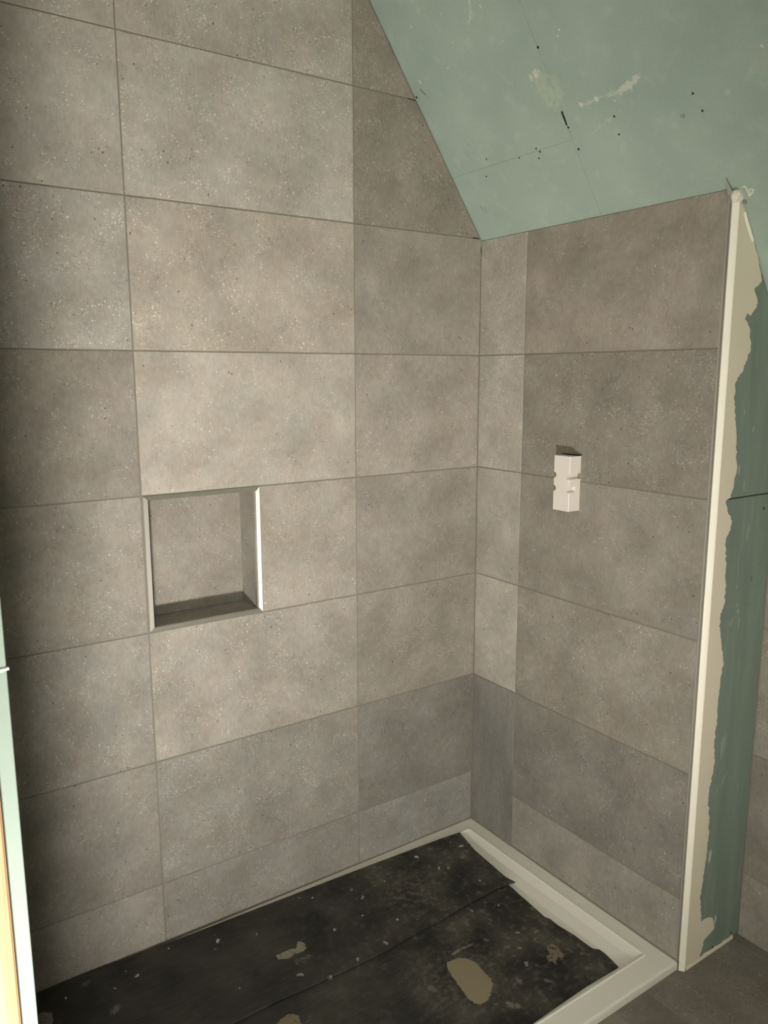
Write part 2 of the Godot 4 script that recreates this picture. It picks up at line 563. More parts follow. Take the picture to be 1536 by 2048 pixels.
func work_light(at: Vector3, target: Vector3, energy: float, half_angle: float) -> void:
	var t := base("work_light", Vector3(at.x, FLOOR_Y, at.z))
	tag(t, "small black work light on a floor stand aimed up at the tiled wall", "work light")
	var head := Transform3D(Basis.looking_at(target - at, Vector3.UP, true), at - Vector3(at.x, FLOOR_Y, at.z))
	var black := mat(c8(34, 34, 34), 0.5)
	var st := begin()
	lathe(st, [Vector2(0, -0.07), Vector2(0.05, -0.065), Vector2(0.075, -0.02), Vector2(0.078, 0.0), Vector2(0.072, 0.0), Vector2(0.066, -0.012), Vector2(0, -0.012)], head, 28)
	put("housing", st, black, t)
	st = begin()
	lathe(st, [Vector2(0.062, -0.0105), Vector2(0.06, -0.008), Vector2(0, -0.007)], head, 28)
	var glow := mat(c8(255, 246, 228), 0.4)
	glow.emission_enabled = true
	glow.emission = c8(255, 240, 214)
	glow.emission_energy_multiplier = 4.0
	put("lamp_lens", st, glow, t)
	# a folding visor on the side of the head that faces the sloping ceiling
	var fwd := (target - at).normalized()
	var out := Vector3(0.455, 0.63, 0.627)
	out = (out - fwd * out.dot(fwd)).normalized()
	var vf := Transform3D(Basis(fwd.cross(out), out, fwd), head.origin)
	st = begin()
	slab(st, PackedVector2Array([Vector2(-0.16, 0.0), Vector2(0.16, 0.0), Vector2(0.22, 0.220), Vector2(-0.22, 0.220)]), vf * Transform3D(Basis(Vector3(1, 0, 0), Vector3(0, 0, 1), Vector3(0, -1, 0)), Vector3(0, 0.105, 0)), 0.0, 0.003, 0.0, func(p: Vector2) -> Vector2: return p)
	for sx in [-0.05, 0.05]:
		slab(st, PackedVector2Array([Vector2(sx - 0.01, 0.06), Vector2(sx + 0.01, 0.06), Vector2(sx + 0.01, 0.1055), Vector2(sx - 0.01, 0.1055)]), vf, -0.004, 0.003, 0.0, func(p: Vector2) -> Vector2: return p)
	put("visor", st, black, t)
	st = begin()
	var h := at.y - FLOOR_Y
	block(st, Vector3(-0.011, 0.01, 0.062), Vector3(0.011, h - 0.03, 0.082), 0.003)
	block(st, Vector3(-0.13, 0.0, 0.055), Vector3(0.13, 0.018, 0.09), 0.004)
	block(st, Vector3(-0.13, 0.0, -0.11), Vector3(-0.105, 0.018, 0.1), 0.004)
	block(st, Vector3(0.105, 0.0, -0.11), Vector3(0.13, 0.018, 0.1), 0.004)
	put("stand", st, black, t)
	var s := SpotLight3D.new()
	s.name = "lamp_beam"
	s.position = head * Vector3(0, 0, 0.004)
	s.basis = Basis.looking_at(target - at, Vector3.UP)
	s.light_color = c8(255, 249, 240)
	s.light_energy = energy
	s.light_size = 0.075
	s.spot_range = 12.0
	s.spot_attenuation = 2.0
	s.spot_angle = half_angle
	s.spot_angle_attenuation = 1.0
	s.shadow_enabled = true
	t.add_child(s)


func build_floor() -> void:
	var w := structure("floor", "dark grey stone-look tiled floor outside the shower tray", "floor")
	var st := begin()
	block(st, Vector3(-3.3, -0.2, -0.3), Vector3(0.5, FLOOR_Y - 0.0015, 4.1))
	put("screed", st, M.grout, w)
	var f := Transform3D(Basis(Vector3(1, 0, 0), Vector3(0, 0, -1), Vector3(0, 1, 0)), Vector3(0, FLOOR_Y, 0))
	# tiles lie with their long side along z
	var x := -0.2110 - 6 * ROW
	while x < 0.24:
		var z := 0.795
		while z < 3.9:
			var x0 := maxf(x, -3.1) + JOINT / 2
			var x1 := minf(x + ROW, 0.238) - JOINT / 2
			var z1 := minf(z + COL, 3.95)
			if x1 - x0 > 0.02:
				lay(w, f * Transform3D(Basis(Vector3(0, 1, 0), Vector3(-1, 0, 0), Vector3(0, 0, 1)), Vector3.ZERO), Rect2(-z1, x, COL, ROW), PackedVector2Array([Vector2(-z1 + JOINT, x0), Vector2(-z, x0), Vector2(-z, x1), Vector2(-z1 + JOINT, x1)]), tint_of(0.72, 0.02), 0.0015 + 0.008)
			z += COL
		x += ROW


func slope_clip_back(p: PackedVector2Array, gap: float) -> PackedVector2Array:
	# the slope in the plane of the back wall: keep what lies under it
	return clip(p, Vector2(0.8172, 0.5764), 0.5764 * SLOPE_Y - gap)


func build_wall_back() -> void:
	var w := structure("wall_back", "grey stone-look tiled back wall of the shower with a recessed niche", "wall")
	var f := Transform3D()
	var flat := func(p: Vector2) -> Vector2: return p
	var st := begin()
	var nx0 := -1.0245
	var nx1 := -0.7357
	var ny0 := 0.8385
	var ny1 := 1.1640
	for p in [rect(-3.3, -0.2, nx0, 2.75), rect(nx0, -0.2, nx1, ny0), rect(nx0, ny1, nx1, 2.75), rect(nx1, -0.2, 0.2, 2.75)]:
		slab(st, slope_clip_back(p, 0.026), f, -0.0016, 0.14, 0.0, flat)
	put("grout_bed", st, M.grout, w)
	st = begin()
	block(st, Vector3(-3.3, -0.2, -0.3), Vector3(0.6, 2.9, -0.15))
	put("masonry", st, M.dark, w)
	# columns: left of joint A, A to B, B to the corner; rows from the tray up
	var xa := -1.0311
	var xb := -0.4376
	var cols := [[xa - COL, xa], [xa, xb], [xb, -0.0012]]
	var tint := {
		"0 4": tint_of(0.90, 0.012), "0 5": tint_of(1.02), "1 4": tint_of(1.06, 0.008), "1 5": tint_of(1.04, 0.018), "1 6": tint_of(1.08, 0.003), "1 7": tint_of(1.03, 0.008), "0 6": tint_of(1.06), "0 7": tint_of(1.08, 0.008),
		"2 0": tint_of(0.90, -0.012), "1 0": tint_of(0.89, -0.005), "0 0": tint_of(0.93), "2 1": tint_of(0.83, -0.004), "2 2": tint_of(0.90, 0.012), "2 3": tint_of(0.92, 0.008), "2 4": tint_of(0.97, 0.01), "2 5": tint_of(0.93, 0.01), "2 6": tint_of(0.86, 0.02), "2 7": tint_of(0.88, 0.02),
		"1 1": tint_of(0.88), "0 1": tint_of(0.88), "0 2": tint_of(0.92), "0 3": tint_of(0.92, 0.008), "1 3": tint_of(0.99, 0.012), "1 2": tint_of(0.97, 0.008),
	}
	for c in 3:
		for r in 8:
			var y1 := H0 + r * ROW
			var y0 := y1 - ROW
			var x0: float = cols[c][0] + JOINT / 2
			var x1: float = cols[c][1] - JOINT / 2
			if c == 2:
				x1 = -0.0012
			var lo := maxf(y0 + JOINT / 2, 0.0015)
			if c == 1 and r == 3:
				x0 = -0.7280                      # the niche takes the left half of this tile
			var cell := Rect2(cols[c][0] if c != 2 else cols[c][0], y0, COL, ROW)
			var p := slope_clip_back(rect(x0, lo, x1, y1 - JOINT / 2), 0.0042)
			var k := "%d %d" % [c, r]
			lay(w, f, cell, p, tint.get(k, tint_of(0.95)))


func build_wall_right() -> void:
	var w := structure("wall_right", "boxed-out right shower wall with grey stone-look tiles and an unfinished green end face", "wall")
	var flat := func(p: Vector2) -> Vector2: return p
	# core, cut to the slope
	var st := begin()
	var core := PackedVector2Array([Vector2(0.0016, -0.1), Vector2(0.238, -0.1), Vector2(0.238, 1.462), Vector2(0.0016, 1.7985)])
	slab(st, core, Transform3D(), 0.7905, 0.82, 0.0, flat)
	put("grout_bed", st, M.grout, w)
	# tiles: x to the right as seen = +z, normal -x
	var f := Transform3D(Basis(Vector3(0, 0, 1), Vector3(0, 1, 0), Vector3(-1, 0, 0)), Vector3.ZERO)
	var zd := 0.1897
	var ze := 0.7834
	var tint := {"0 2": tint_of(1.09), "0 3": tint_of(1.04), "0 4": tint_of(1.05, 0.004), "0 5": tint_of(1.03, 0.008), "1 5": tint_of(0.92, 0.02), "1 4": tint_of(0.84, 0.015), "1 3": tint_of(0.87, 0.012), "1 2": tint_of(0.89, 0.012), "1 1": tint_of(0.84, 0.0), "1 0": tint_of(0.95, 0.0)}
	for c in 2:
		for r in 6:
			var y1 := H0 + r * ROW - JOINT / 2
			var y0 := y1 - ROW + JOINT
			var cell := Rect2(zd - COL if c == 0 else zd, y0, COL, ROW)
			if r == 5:
				y1 = minf(y1, SLOPE_Y - 0.0056)
			if c == 0 and r == 0:
				# a cut strip set upright: one piece for the two lowest courses
				lay(w, f, Rect2(0, 0, ROW, COL), rect(0.0012, 0.0015, zd - JOINT / 2, H0 + ROW - JOINT / 2), tint_of(0.84, -0.01))
				continue
			if c == 0 and r == 1:
				continue
			y0 = maxf(y0, 0.0015)
			lay(w, f, cell, rect(0.0012 if c == 0 else zd + JOINT / 2, y0, zd - JOINT / 2 if c == 0 else ze, y1), tint.get("%d %d" % [c, r], tint_of(0.9)))
	# green plasterboard on the end face, two boards with a gap between
	var e := Transform3D(Basis(), Vector3.ZERO)
	var uvf := func(p: Vector2) -> Vector2: return Vector2(p.x / 0.25, p.y / 2.0)
	st = begin()
	slab(st, rect(0.0088, -0.0165, 0.2385, 1.1640), e, 0.803, 0.0124, 0.0012, uvf)
	var lower := put("plasterboard", st, M.face, w)
	st = begin()
	slab(st, PackedVector2Array([Vector2(0.0088, 1.1664), Vector2(0.2385, 1.1664), Vector2(0.2385, 1.489), Vector2(0.0088, 1.815)]), e, 0.803, 0.0124, 0.0012, uvf)
	var upper := put("plasterboard", st, M.face, w)
	for s in [[0.208, -0.004, 0.0032], [0.128, -0.0105, 0.0032], [0.2, 1.13, 0.0036]]:
		st = begin()
		lathe(st, [Vector2(s[2], -0.001), Vector2(s[2], 0.0006), Vector2(s[2] * 0.5, 0.0011), Vector2(0, 0.0011)], Transform3D(Basis(), Vector3(s[0], s[1], 0.803)))
		put("screw", st, M.screw, lower)
	# the coat of filler spread along the corner
	var edge := [[.012, 1.812], [.024, 1.797], [.04, 1.774], [.058, 1.749], [.07, 1.731], [.098, 1.689], [.11, 1.664], [.115, 1.65], [.105, 1.638], [.096, 1.634], [.089, 1.626], [.103, 1.608], [.103, 1.591], [.083, 1.571], [.068, 1.577], [.061, 1.563], [.073, 1.556], [.081, 1.546], [.093, 1.498], [.065, 1.448], [.05, 1.437], [.044, 1.427], [.044, 1.388], [.063, 1.305], [.066, 1.276], [.073, 1.223], [.058, 1.169], [.04, 1.162], [.053, 1.133], [.069, 1.115], [.067, 1.094], [.06, 1.085], [.051, 1.073], [.06, .994], [.066, .92], [.051, .896], [.053, .863], [.064, .822], [.079, .77], [.072, .739], [.069, .69], [.07, .624], [.064, .58], [.073, .521], [.063, .468], [.056, .43], [.068, .376], [.07, .324], [.065, .247], [.058, .194], [.055, .156], [.068, .086], [.074, .09], [.085, .091], [.103, .087], [.115, .079], [.122, .069], [.129, .046], [.106, .037], [.085, .03], [.08, .01], [.071, -.014]]
	var pts := PackedVector2Array([Vector2(0.0092, -0.014)])
	var outer := PackedVector2Array()
	var wob := noise(909, 55.0, 4)
	for i in range(edge.size() - 1, -1, -1):
		var a := Vector2(edge[i][0], edge[i][1])
		outer.append(a)
		if i > 0:
			var b := Vector2(edge[i - 1][0], edge[i - 1][1])
			var steps := int(a.distance_to(b) / 0.004)
			for k in range(1, steps):
				var q := a.lerp(b, float(k) / steps)
				outer.append(q + Vector2(wob.get_noise_2d(q.x, q.y) * 0.006, 0))
	pts.append_array(outer)
	pts.append(Vector2(0.0092, 1.812))
	st = begin()
	var tris := Geometry2D.triangulate_polygon(pts)
	for i in range(0, tris.size(), 3):
		var a := pts[tris[i]]
		var b := pts[tris[i + 1]]
		var c := pts[tris[i + 2]]
		if (b - a).cross(c - a) < 0.0:
			var t := b
			b = c
			c = t
		tri(st, Vector3(a.x, a.y, 0.8042), Vector3(b.x, b.y, 0.8042), Vector3(c.x, c.y, 0.8042), a, b, c)
	for i in pts.size():
		var a := pts[i]
		var b := pts[(i + 1) % pts.size()]
		quad(st, Vector3(a.x, a.y, 0.8025), Vector3(b.x, b.y, 0.8025), Vector3(b.x, b.y, 0.8042), Vector3(a.x, a.y, 0.8042), a, a, b, b)
	put("filler_coat", st, M.filler_coat if M.has("filler_coat") else M.filler, w)
	# loose plaster along the foot of the end face
	st = begin()
	var foot := noise(33, 40.0, 3)
	for i in 24:
		var xa := 0.012 + i * 0.0085
		var xb := xa + 0.0085
		var ya := -0.0165 + 0.004 * foot.get_noise_1d(xa)
		var yb := -0.0165 + 0.004 * foot.get_noise_1d(xb)
		quad(st, Vector3(xa, FLOOR_Y, 0.806), Vector3(xb, FLOOR_Y, 0.806), Vector3(xb, yb + 0.004, 0.8038), Vector3(xa, ya + 0.004, 0.8038))
	put("plaster_line", st, M.filler, w)
	# corner bead: thin fin by the tiles, channel, then a rounded white nosing
	st = begin()
	var prof := [Vector2(0.003, 0.7842), Vector2(-0.0012, 0.7846), Vector2(-0.0014, 0.7858), Vector2(0.0022, 0.7866), Vector2(0.0024, 0.7925), Vector2(-0.0006, 0.7936), Vector2(-0.0014, 0.7948), Vector2(-0.0002, 0.7970), Vector2(0.0030, 0.8010), Vector2(0.0062, 0.8046), Vector2(0.0082, 0.8060), Vector2(0.0098, 0.8052), Vector2(0.0102, 0.803)]
	var part := func(from: int, to: int, y0: float, y1: float) -> SurfaceTool:
		var s2 := begin()
		for i in range(from, to):
			var a: Vector2 = prof[i]
			var b: Vector2 = prof[i + 1]
			quad(s2, Vector3(a.x, y0, a.y), Vector3(b.x, y0, b.y), Vector3(b.x, y1, b.y), Vector3(a.x, y1, a.y))
		var ca := Vector3(0.004, y1, 0.795)
		for i in range(from, to):
			var a: Vector2 = prof[i]
			var b: Vector2 = prof[i + 1]
			tri(s2, Vector3(a.x, y1, a.y), Vector3(b.x, y1, b.y), ca)
		return s2
	var bead := put("corner_bead", part.call(4, 12, FLOOR_Y, 1.805), M.white, w)
	bead.set_meta("label", "white rounded corner bead")
	var grey_strip := put("bead_channel", part.call(2, 4, 0.0, 1.815), M.channel if M.has("channel") else M.grout, w)
	grey_strip.set_meta("label", "grey recessed strip beside the tiles")
	put("bead_fin", part.call(0, 2, 0.0, 1.832), M.metal, w)
	# the spare end of the bead standing up against the slope
	st = begin()
	for s in [0.0, 0.0012]:
		tri(st, Vector3(-0.0045 - s, 1.815, 0.786), Vector3(-0.003 - s, 1.810, 0.801), Vector3(-0.0165 - s, 1.848, 0.786))
	quad(st, Vector3(-0.0045, 1.815, 0.786), Vector3(-0.0165, 1.848, 0.786), Vector3(-0.0177, 1.848, 0.786), Vector3(-0.0057, 1.815, 0.786))
	quad(st, Vector3(-0.003, 1.810, 0.801), Vector3(-0.0165, 1.848, 0.786), Vector3(-0.0177, 1.848, 0.786), Vector3(-0.0042, 1.810, 0.801))
	put("bead_tip", st, M.channel if M.has("channel") else M.grout, w)
	# lump of filler at the head of the corner, with a nub of bead and a line of filler down the slope joint
	lump(w, "filler_lump", Vector3(0.004, 1.811, 0.8005), Vector3(0.0165, 0.0125, 0.010), 5)
	lump(w, "filler_lump", Vector3(0.036, 1.8075, 0.8055), Vector3(0.012, 0.004, 0.005), 6)
	st = begin()
	lathe(st, [Vector2(0.005, -0.002), Vector2(0.0055, 0.004), Vector2(0.003, 0.007), Vector2(0, 0.0075)], Transform3D(Basis(), Vector3(0.0235, 1.8025, 0.8060)))
	put("bead_nub", st, mat(c8(140, 146, 138), 0.6), w)
	st = begin()
	var line := [[0.030, 1.783, 0.004], [0.040, 1.768, 0.0065], [0.051, 1.753, 0.007], [0.060, 1.7405, 0.006], [0.069, 1.727, 0.003]]
	for i in line.size() - 1:
		var a: Array = line[i]
		var b: Array = line[i + 1]
		var pa := Vector3(a[0], a[1], 0.8040)
		var pb := Vector3(b[0], b[1], 0.8040)
		var sd := Vector3(0.8172, 0.5764, 0)
		var za := Vector3(0, 0, 0.0035)
		quad(st, pa - sd * a[2], pb - sd * b[2], pb + za, pa + za)
		quad(st, pa + za, pb + za, pb + sd * b[2] * 0.4, pa + sd * a[2] * 0.4)
	put("filler_line", st, M.white, w)


func lump(parent: Node3D, called: String, at: Vector3, size: Vector3, s: int) -> void:
	var n := noise(s, 1.3, 3)
	var st := begin()
	var rows := 9
	var segs := 14
	var p := []
	for i in rows + 1:
		var ring := []
		var v := PI * i / rows - PI / 2
		for j in segs + 1:
			var u := TAU * (j % segs) / segs
			var d := Vector3(cos(v) * cos(u), sin(v), cos(v) * sin(u))
			ring.append(at + d * size * (1.0 + 0.35 * n.get_noise_3dv(d)))
		p.append(ring)
	for i in rows:
		for j in segs:
			quad(st, p[i][j + 1], p[i][j], p[i + 1][j], p[i + 1][j + 1])
	put(called, st, M.white, parent)


func build_wall_knee() -> void:
	var w := structure("wall_knee", "low tiled knee wall beyond the green end face", "wall")
	var st := begin()
	block(st, Vector3(0.2416, -0.2, 0.6), Vector3(0.6, 1.485, 4.1))
	put("grout_bed", st, M.grout, w)
	var f := Transform3D(Basis(Vector3(0, 0, 1), Vector3(0, 1, 0), Vector3(-1, 0, 0)), Vector3(0.24, 0, 0))
	for c in 2:
		for r in 5:
			var y1 := 0.158 + r * ROW - JOINT / 2
			var y0 := maxf(y1 - ROW + JOINT, FLOOR_Y + 0.0015)
			var z0 := 0.8045 + c * COL
			lay(w, f, Rect2(z0, y1 - ROW, COL, ROW), rect(z0, y0, z0 + COL - JOINT, y1), tint_of([0.95, 0.85, 0.88, 0.86, 0.86][r], 0.008))


func slope_frame() -> Transform3D:
	# x along z, y up the slope, z into the room
	return Transform3D(Basis(Vector3(0, 0, 1), SLOPE_DIR, SLOPE_N), Vector3(0, SLOPE_Y, 0))


func build_ceiling() -> void:
	var w := structure("ceiling", "sloping attic ceiling of green moisture-resistant plasterboard with bare joints", "ceiling")
	var f := slope_frame()
	var uv := func(p: Vector2) -> Vector2: return Vector2((p.x + 0.1) / GSIZE, (p.y + 0.45) / GSIZE)
	var boards := []
	for p in [rect(-0.1, -0.44, 0.4404, 0.1888), rect(-0.1, 0.1891, 0.4404, 0.93), rect(0.4412, -0.44, 1.64, 0.93), rect(1.6415, -0.44, 2.84, 0.93), rect(2.8415, -0.44, 4.05, 0.93)]:
		var st := begin()
		slab(st, p, f, 0.0, 0.0125, 0.0004, uv)
		boards.append(put("plasterboard", st, M.slope, w))
	var st := begin()
	slab(st, rect(-0.3, -0.8, 4.2, 1.2), f, -0.03, 0.12, 0.0, uv)
	put("rafters", st, M.dark, w)
	st = begin()
	var hole := ROOF
	block(st, Vector3(-3.3, 2.59, -0.2), Vector3(hole.position.x, 2.75, 4.1))
	block(st, Vector3(hole.end.x, 2.59, -0.2), Vector3(-0.52, 2.75, 4.1))
	block(st, Vector3(hole.position.x, 2.59, -0.2), Vector3(hole.end.x, 2.75, hole.position.y))
	block(st, Vector3(hole.position.x, 2.59, hole.end.y), Vector3(hole.end.x, 2.75, 4.1))
	put("flat_ceiling", st, M.plaster_wall, w)
	# screws: height up the slope, z, radius
	for s in [[.401, .443, .0042, 1], [.203, .766, .0034, 2], [.165, .775, .0032, 2], [.209, .572, .0034, 2], [.169, .568, .003, 2], [.164, .448, .004, 2], [.195, .326, .003, 0], [.185, .334, .0036, 0], [.171, .323, .003, 0], [.209, .152, .0028, 1], [.166, .125, .0028, 0], [.416, .003, .0042, 1], [.218, .4425, .0036, 2], [.186, .262, .0028, 0], [.254, .4425, .003, 2]]:
		var sc := begin()
		var r: float = s[2] * 0.75
		lathe(sc, [Vector2(r, -0.001), Vector2(r, 0.0005), Vector2(r * 0.6, 0.0009), Vector2(0, 0.0007)], f * Transform3D(Basis(), Vector3(s[1], s[0], 0)))
		put("screw", sc, M.screw, boards[s[3]])
	# broken edge of the long joint
	var ch := begin()
	slab(ch, PackedVector2Array([Vector2(.4385, .225), Vector2(.4425, .222), Vector2(.444, .245), Vector2(.4415, .258), Vector2(.4385, .254)]), f, 0.0005, 0.003, 0.0, uv)
	put("chipped_edge", ch, M.screw, boards[2])
	var wisp := begin()
	var trail := [[.8122, -.0071], [.8150, -.0052], [.8175, -.0058], [.8200, -.0112], [.8212, -.0190], [.8206, -.0280]]
	var ring := [[.8262, -.0135], [.8353, -.0167], [.8230, -.0285], [.8262, -.0135]]
	var quads := []
	for l in [trail, ring]:
		for i in l.size() - 1:
			var a := Vector2(l[i][0], l[i][1])
			var b := Vector2(l[i + 1][0], l[i + 1][1])
			var sd := (b - a).orthogonal().normalized() * (0.0008 if i % 2 == 0 else 0.0012)
			quads.append([a - sd, b - sd, b + sd, a + sd])
	for q in quads:
		slab(wisp, PackedVector2Array(q), f, 0.0022, 0.0025, 0.0, uv)
	put("filler_wisp", wisp, M.white, boards[2])


func build_partition() -> void:
	var w := structure("wall_partition", "open end of a stud partition with pale plasterboard edge and orange timber", "wall")
	var st := begin()
	block(st, Vector3(-1.505, FLOOR_Y, 0.0), Vector3(-1.4925, 1.1945, 1.10), 0.0008)
	var lower := put("plasterboard", st, M.edge if M.has("edge") else M.board_green, w)
	lower.set_meta("label", "cut pale green board edge")
	st = begin()
	block(st, Vector3(-1.505, 1.1958, 0.0), Vector3(-1.4925, 2.6, 1.10), 0.0008)
	put("plasterboard", st, M.edge if M.has("edge") else M.board_green, w)
	st = begin()
	block(st, Vector3(-1.5880, FLOOR_Y, 0.0), Vector3(-1.5755, 2.6, 1.098), 0.0008)
	put("plasterboard", st, M.board_green, w)
	for z in [1.052, 0.6, 0.1]:
		st = begin()
		var lo := Vector3(-1.5750, FLOOR_Y, z)
		var hi := Vector3(-1.5062, 2.6, z + 0.045)
		var fr := Transform3D()
		slab(st, rect(lo.x, lo.y, hi.x, hi.y), fr, hi.z, 0.045, 0.002, func(p: Vector2) -> Vector2: return Vector2((p.x - lo.x) / 0.07, p.y / 1.2))
		var stud := put("timber_stud", st, M.wood, w)
		stud.set_meta("label", "orange planed timber stud")
	# a sliver of torn paper at the joint of the two boards
	st = begin()
	slab(st, PackedVector2Array([Vector2(-1.500, 1.1935), Vector2(-1.4908, 1.1950), Vector2(-1.4908, 1.1968), Vector2(-1.500, 1.1962)]), Transform3D(), 1.1015, 0.004, 0.0, func(p: Vector2) -> Vector2: return p)
	put("torn_paper", st, M.white, w)


func build_shell() -> void:
	# the rest of the attic room behind and beside the camera
	var w := structure("wall_left", "plain plastered wall on the far left of the room", "wall")
	var st := begin()
	block(st, Vector3(-3.4, -0.2, -0.3), Vector3(-3.2, 2.75, 4.1))
	put("plaster", st, M.plaster_wall, w)
	w = structure("wall_front", "plain plastered gable wall behind the camera with a window opening", "wall")
	st = begin()
	block(st, Vector3(-3.4, -0.2, 4.0), Vector3(WIN_X0, 2.9, 4.2))
	block(st, Vector3(WIN_X1, -0.2, 4.0), Vector3(0.6, 2.9, 4.2))
	block(st, Vector3(WIN_X0, -0.2, 4.0), Vector3(WIN_X1, 1.2, 4.2))
	block(st, Vector3(WIN_X0, 2.57, 4.0), Vector3(WIN_X1, 2.9, 4.2))
	put("plaster", st, M.plaster_wall, w)
	w = structure("window_1", "white framed window in the gable wall behind the camera", "window")
	st = begin()
	block(st, Vector3(WIN_X0, 1.2, 4.08), Vector3(WIN_X0 + 0.06, 2.57, 4.14), 0.004)
	block(st, Vector3(WIN_X1 - 0.06, 1.2, 4.08), Vector3(WIN_X1, 2.57, 4.14), 0.004)
	block(st, Vector3(WIN_X0 + 0.06, 1.2, 4.08), Vector3(WIN_X1 - 0.06, 1.26, 4.14), 0.004)
	block(st, Vector3(WIN_X0 + 0.06, 2.51, 4.08), Vector3(WIN_X1 - 0.06, 2.57, 4.14), 0.004)
	put("window_frame", st, M.white, w)
	st = begin()
	block(st, Vector3(WIN_X0 + 0.055, 1.255, 4.108), Vector3(WIN_X1 - 0.055, 2.515, 4.112))
	var g := mat(Color(1, 1, 1, 0.06), 0.02)
	g.transparency = BaseMaterial3D.TRANSPARENCY_ALPHA
	put("pane", st, g, w)
	w = structure("window_2", "white framed roof window in the flat part of the ceiling", "window")
	st = begin()
	var r := ROOF
	block(st, Vector3(r.position.x, 2.64, r.position.y), Vector3(r.position.x + 0.05, 2.70, r.end.y), 0.004)
	block(st, Vector3(r.end.x - 0.05, 2.64, r.position.y), Vector3(r.end.x, 2.70, r.end.y), 0.004)
	block(st, Vector3(r.position.x + 0.05, 2.64, r.position.y), Vector3(r.end.x - 0.05, 2.70, r.position.y + 0.05), 0.004)
	block(st, Vector3(r.position.x + 0.05, 2.64, r.end.y - 0.05), Vector3(r.end.x - 0.05, 2.70, r.end.y), 0.004)
	put("window_frame", st, M.white, w)
	st = begin()
	block(st, Vector3(r.position.x + 0.045, 2.668, r.position.y + 0.045), Vector3(r.end.x - 0.045, 2.672, r.end.y - 0.045))
	put("pane", st, g, w)


func build_tray() -> void:
	var t := base("shower_tray", Vector3(-0.74, FLOOR_Y, 0.39))
	tag(t, "white low shower tray with flat rim in the tiled corner, mostly covered by dark boards", "shower tray")
	var o := -t.position
	var x0 := -1.4905
	var x1 := 0.0005
	var z0 := -0.0005
	var z1 := 0.791
	# insets left, right, back, front, height, corner radius
	var rings := [
		[0, 0, 0, 0, FLOOR_Y, 0.004], [0, 0, 0, 0, -0.006, 0.004], [0.0012, 0.0012, 0.0012, 0.0012, -0.0025, 0.004], [0.003, 0.003, 0.003, 0.0035, -0.0006, 0.004], [0.006, 0.006, 0.006, 0.007, 0, 0.004],
		[0.048, 0.0470, 0.0465, 0.0580, 0.0, 0.006], [0.0495, 0.0490, 0.0485, 0.0595, 0.0019, 0.006], [0.051, 0.0508, 0.0503, 0.0612, 0.0027, 0.006], [0.0528, 0.0526, 0.0521, 0.063, 0.0020, 0.006], [0.0545, 0.0545, 0.054, 0.0648, -0.0008, 0.006],
		[0.064, 0.075, 0.070, 0.070, -0.0115, 0.008], [0.075, 0.108, 0.105, 0.074, -0.0190, 0.01], [0.085, 0.128, 0.125, 0.080, -0.0198, 0.01], [0.5, 0.5, 0.3, 0.3, -0.0200, 0.01]]
	var st := begin()
	var loops := []
	for r in rings:
		var lp := []
		var a := Vector2(x0 + r[0], z0 + r[2])
		var b := Vector2(x1 - r[1], z1 - r[3])
		var rad: float = r[5]
		for q in [[b.x - rad, b.y - rad, 0.0], [a.x + rad, b.y - rad, PI / 2], [a.x + rad, a.y + rad, PI], [b.x - rad, a.y + rad, PI * 1.5]]:
			for k in 4:
				var u: float = q[2] + PI / 2 * k / 3.0
				lp.append(Vector3(q[0] + rad * cos(u), r[4], q[1] + rad * sin(u)) + o)
		loops.append(lp)
	var n: int = loops[0].size()
	for k in loops.size() - 1:
		for i in n:
			var j := (i + 1) % n
			quad(st, loops[k][j], loops[k][i], loops[k + 1][i], loops[k + 1][j])
	var last: Array = loops[loops.size() - 1]
	for i in range(1, n - 1):
		tri(st, last[0], last[i + 1], last[i])
	for i in range(1, n - 1):
		tri(st, loops[0][0], loops[0][i], loops[0][i + 1])
	put("basin", st, M.tray, t)
	# silicone along the walls
	st = begin()
	for i in 60:
		var xa := x0 + (x1 - x0) * i / 60.0
		var xb := x0 + (x1 - x0) * (i + 1) / 60.0
		quad(st, Vector3(xa, 0.0002, 0.0022) + o, Vector3(xb, 0.0002, 0.0022) + o, Vector3(xb, 0.0024, -0.0004) + o, Vector3(xa, 0.0024, -0.0004) + o)
	put("silicone_joint", st, M.grout, t)
	st = begin()
	var lo := noise(19, 30.0, 2)
	for i in 40:
		var za := 0.7834 * i / 40.0
		var zb := 0.7834 * (i + 1) / 40.0
		var wa := 0.0024 + 0.0012 * lo.get_noise_1d(za)
		var wb := 0.0024 + 0.0012 * lo.get_noise_1d(zb)
		quad(st, Vector3(-wa, 0.0002, zb) + o, Vector3(0.0004, wa, zb) + o, Vector3(0.0004, wb, za) + o, Vector3(-wb, 0.0002, za) + o)
	put("silicone_joint", st, M.grout, t)


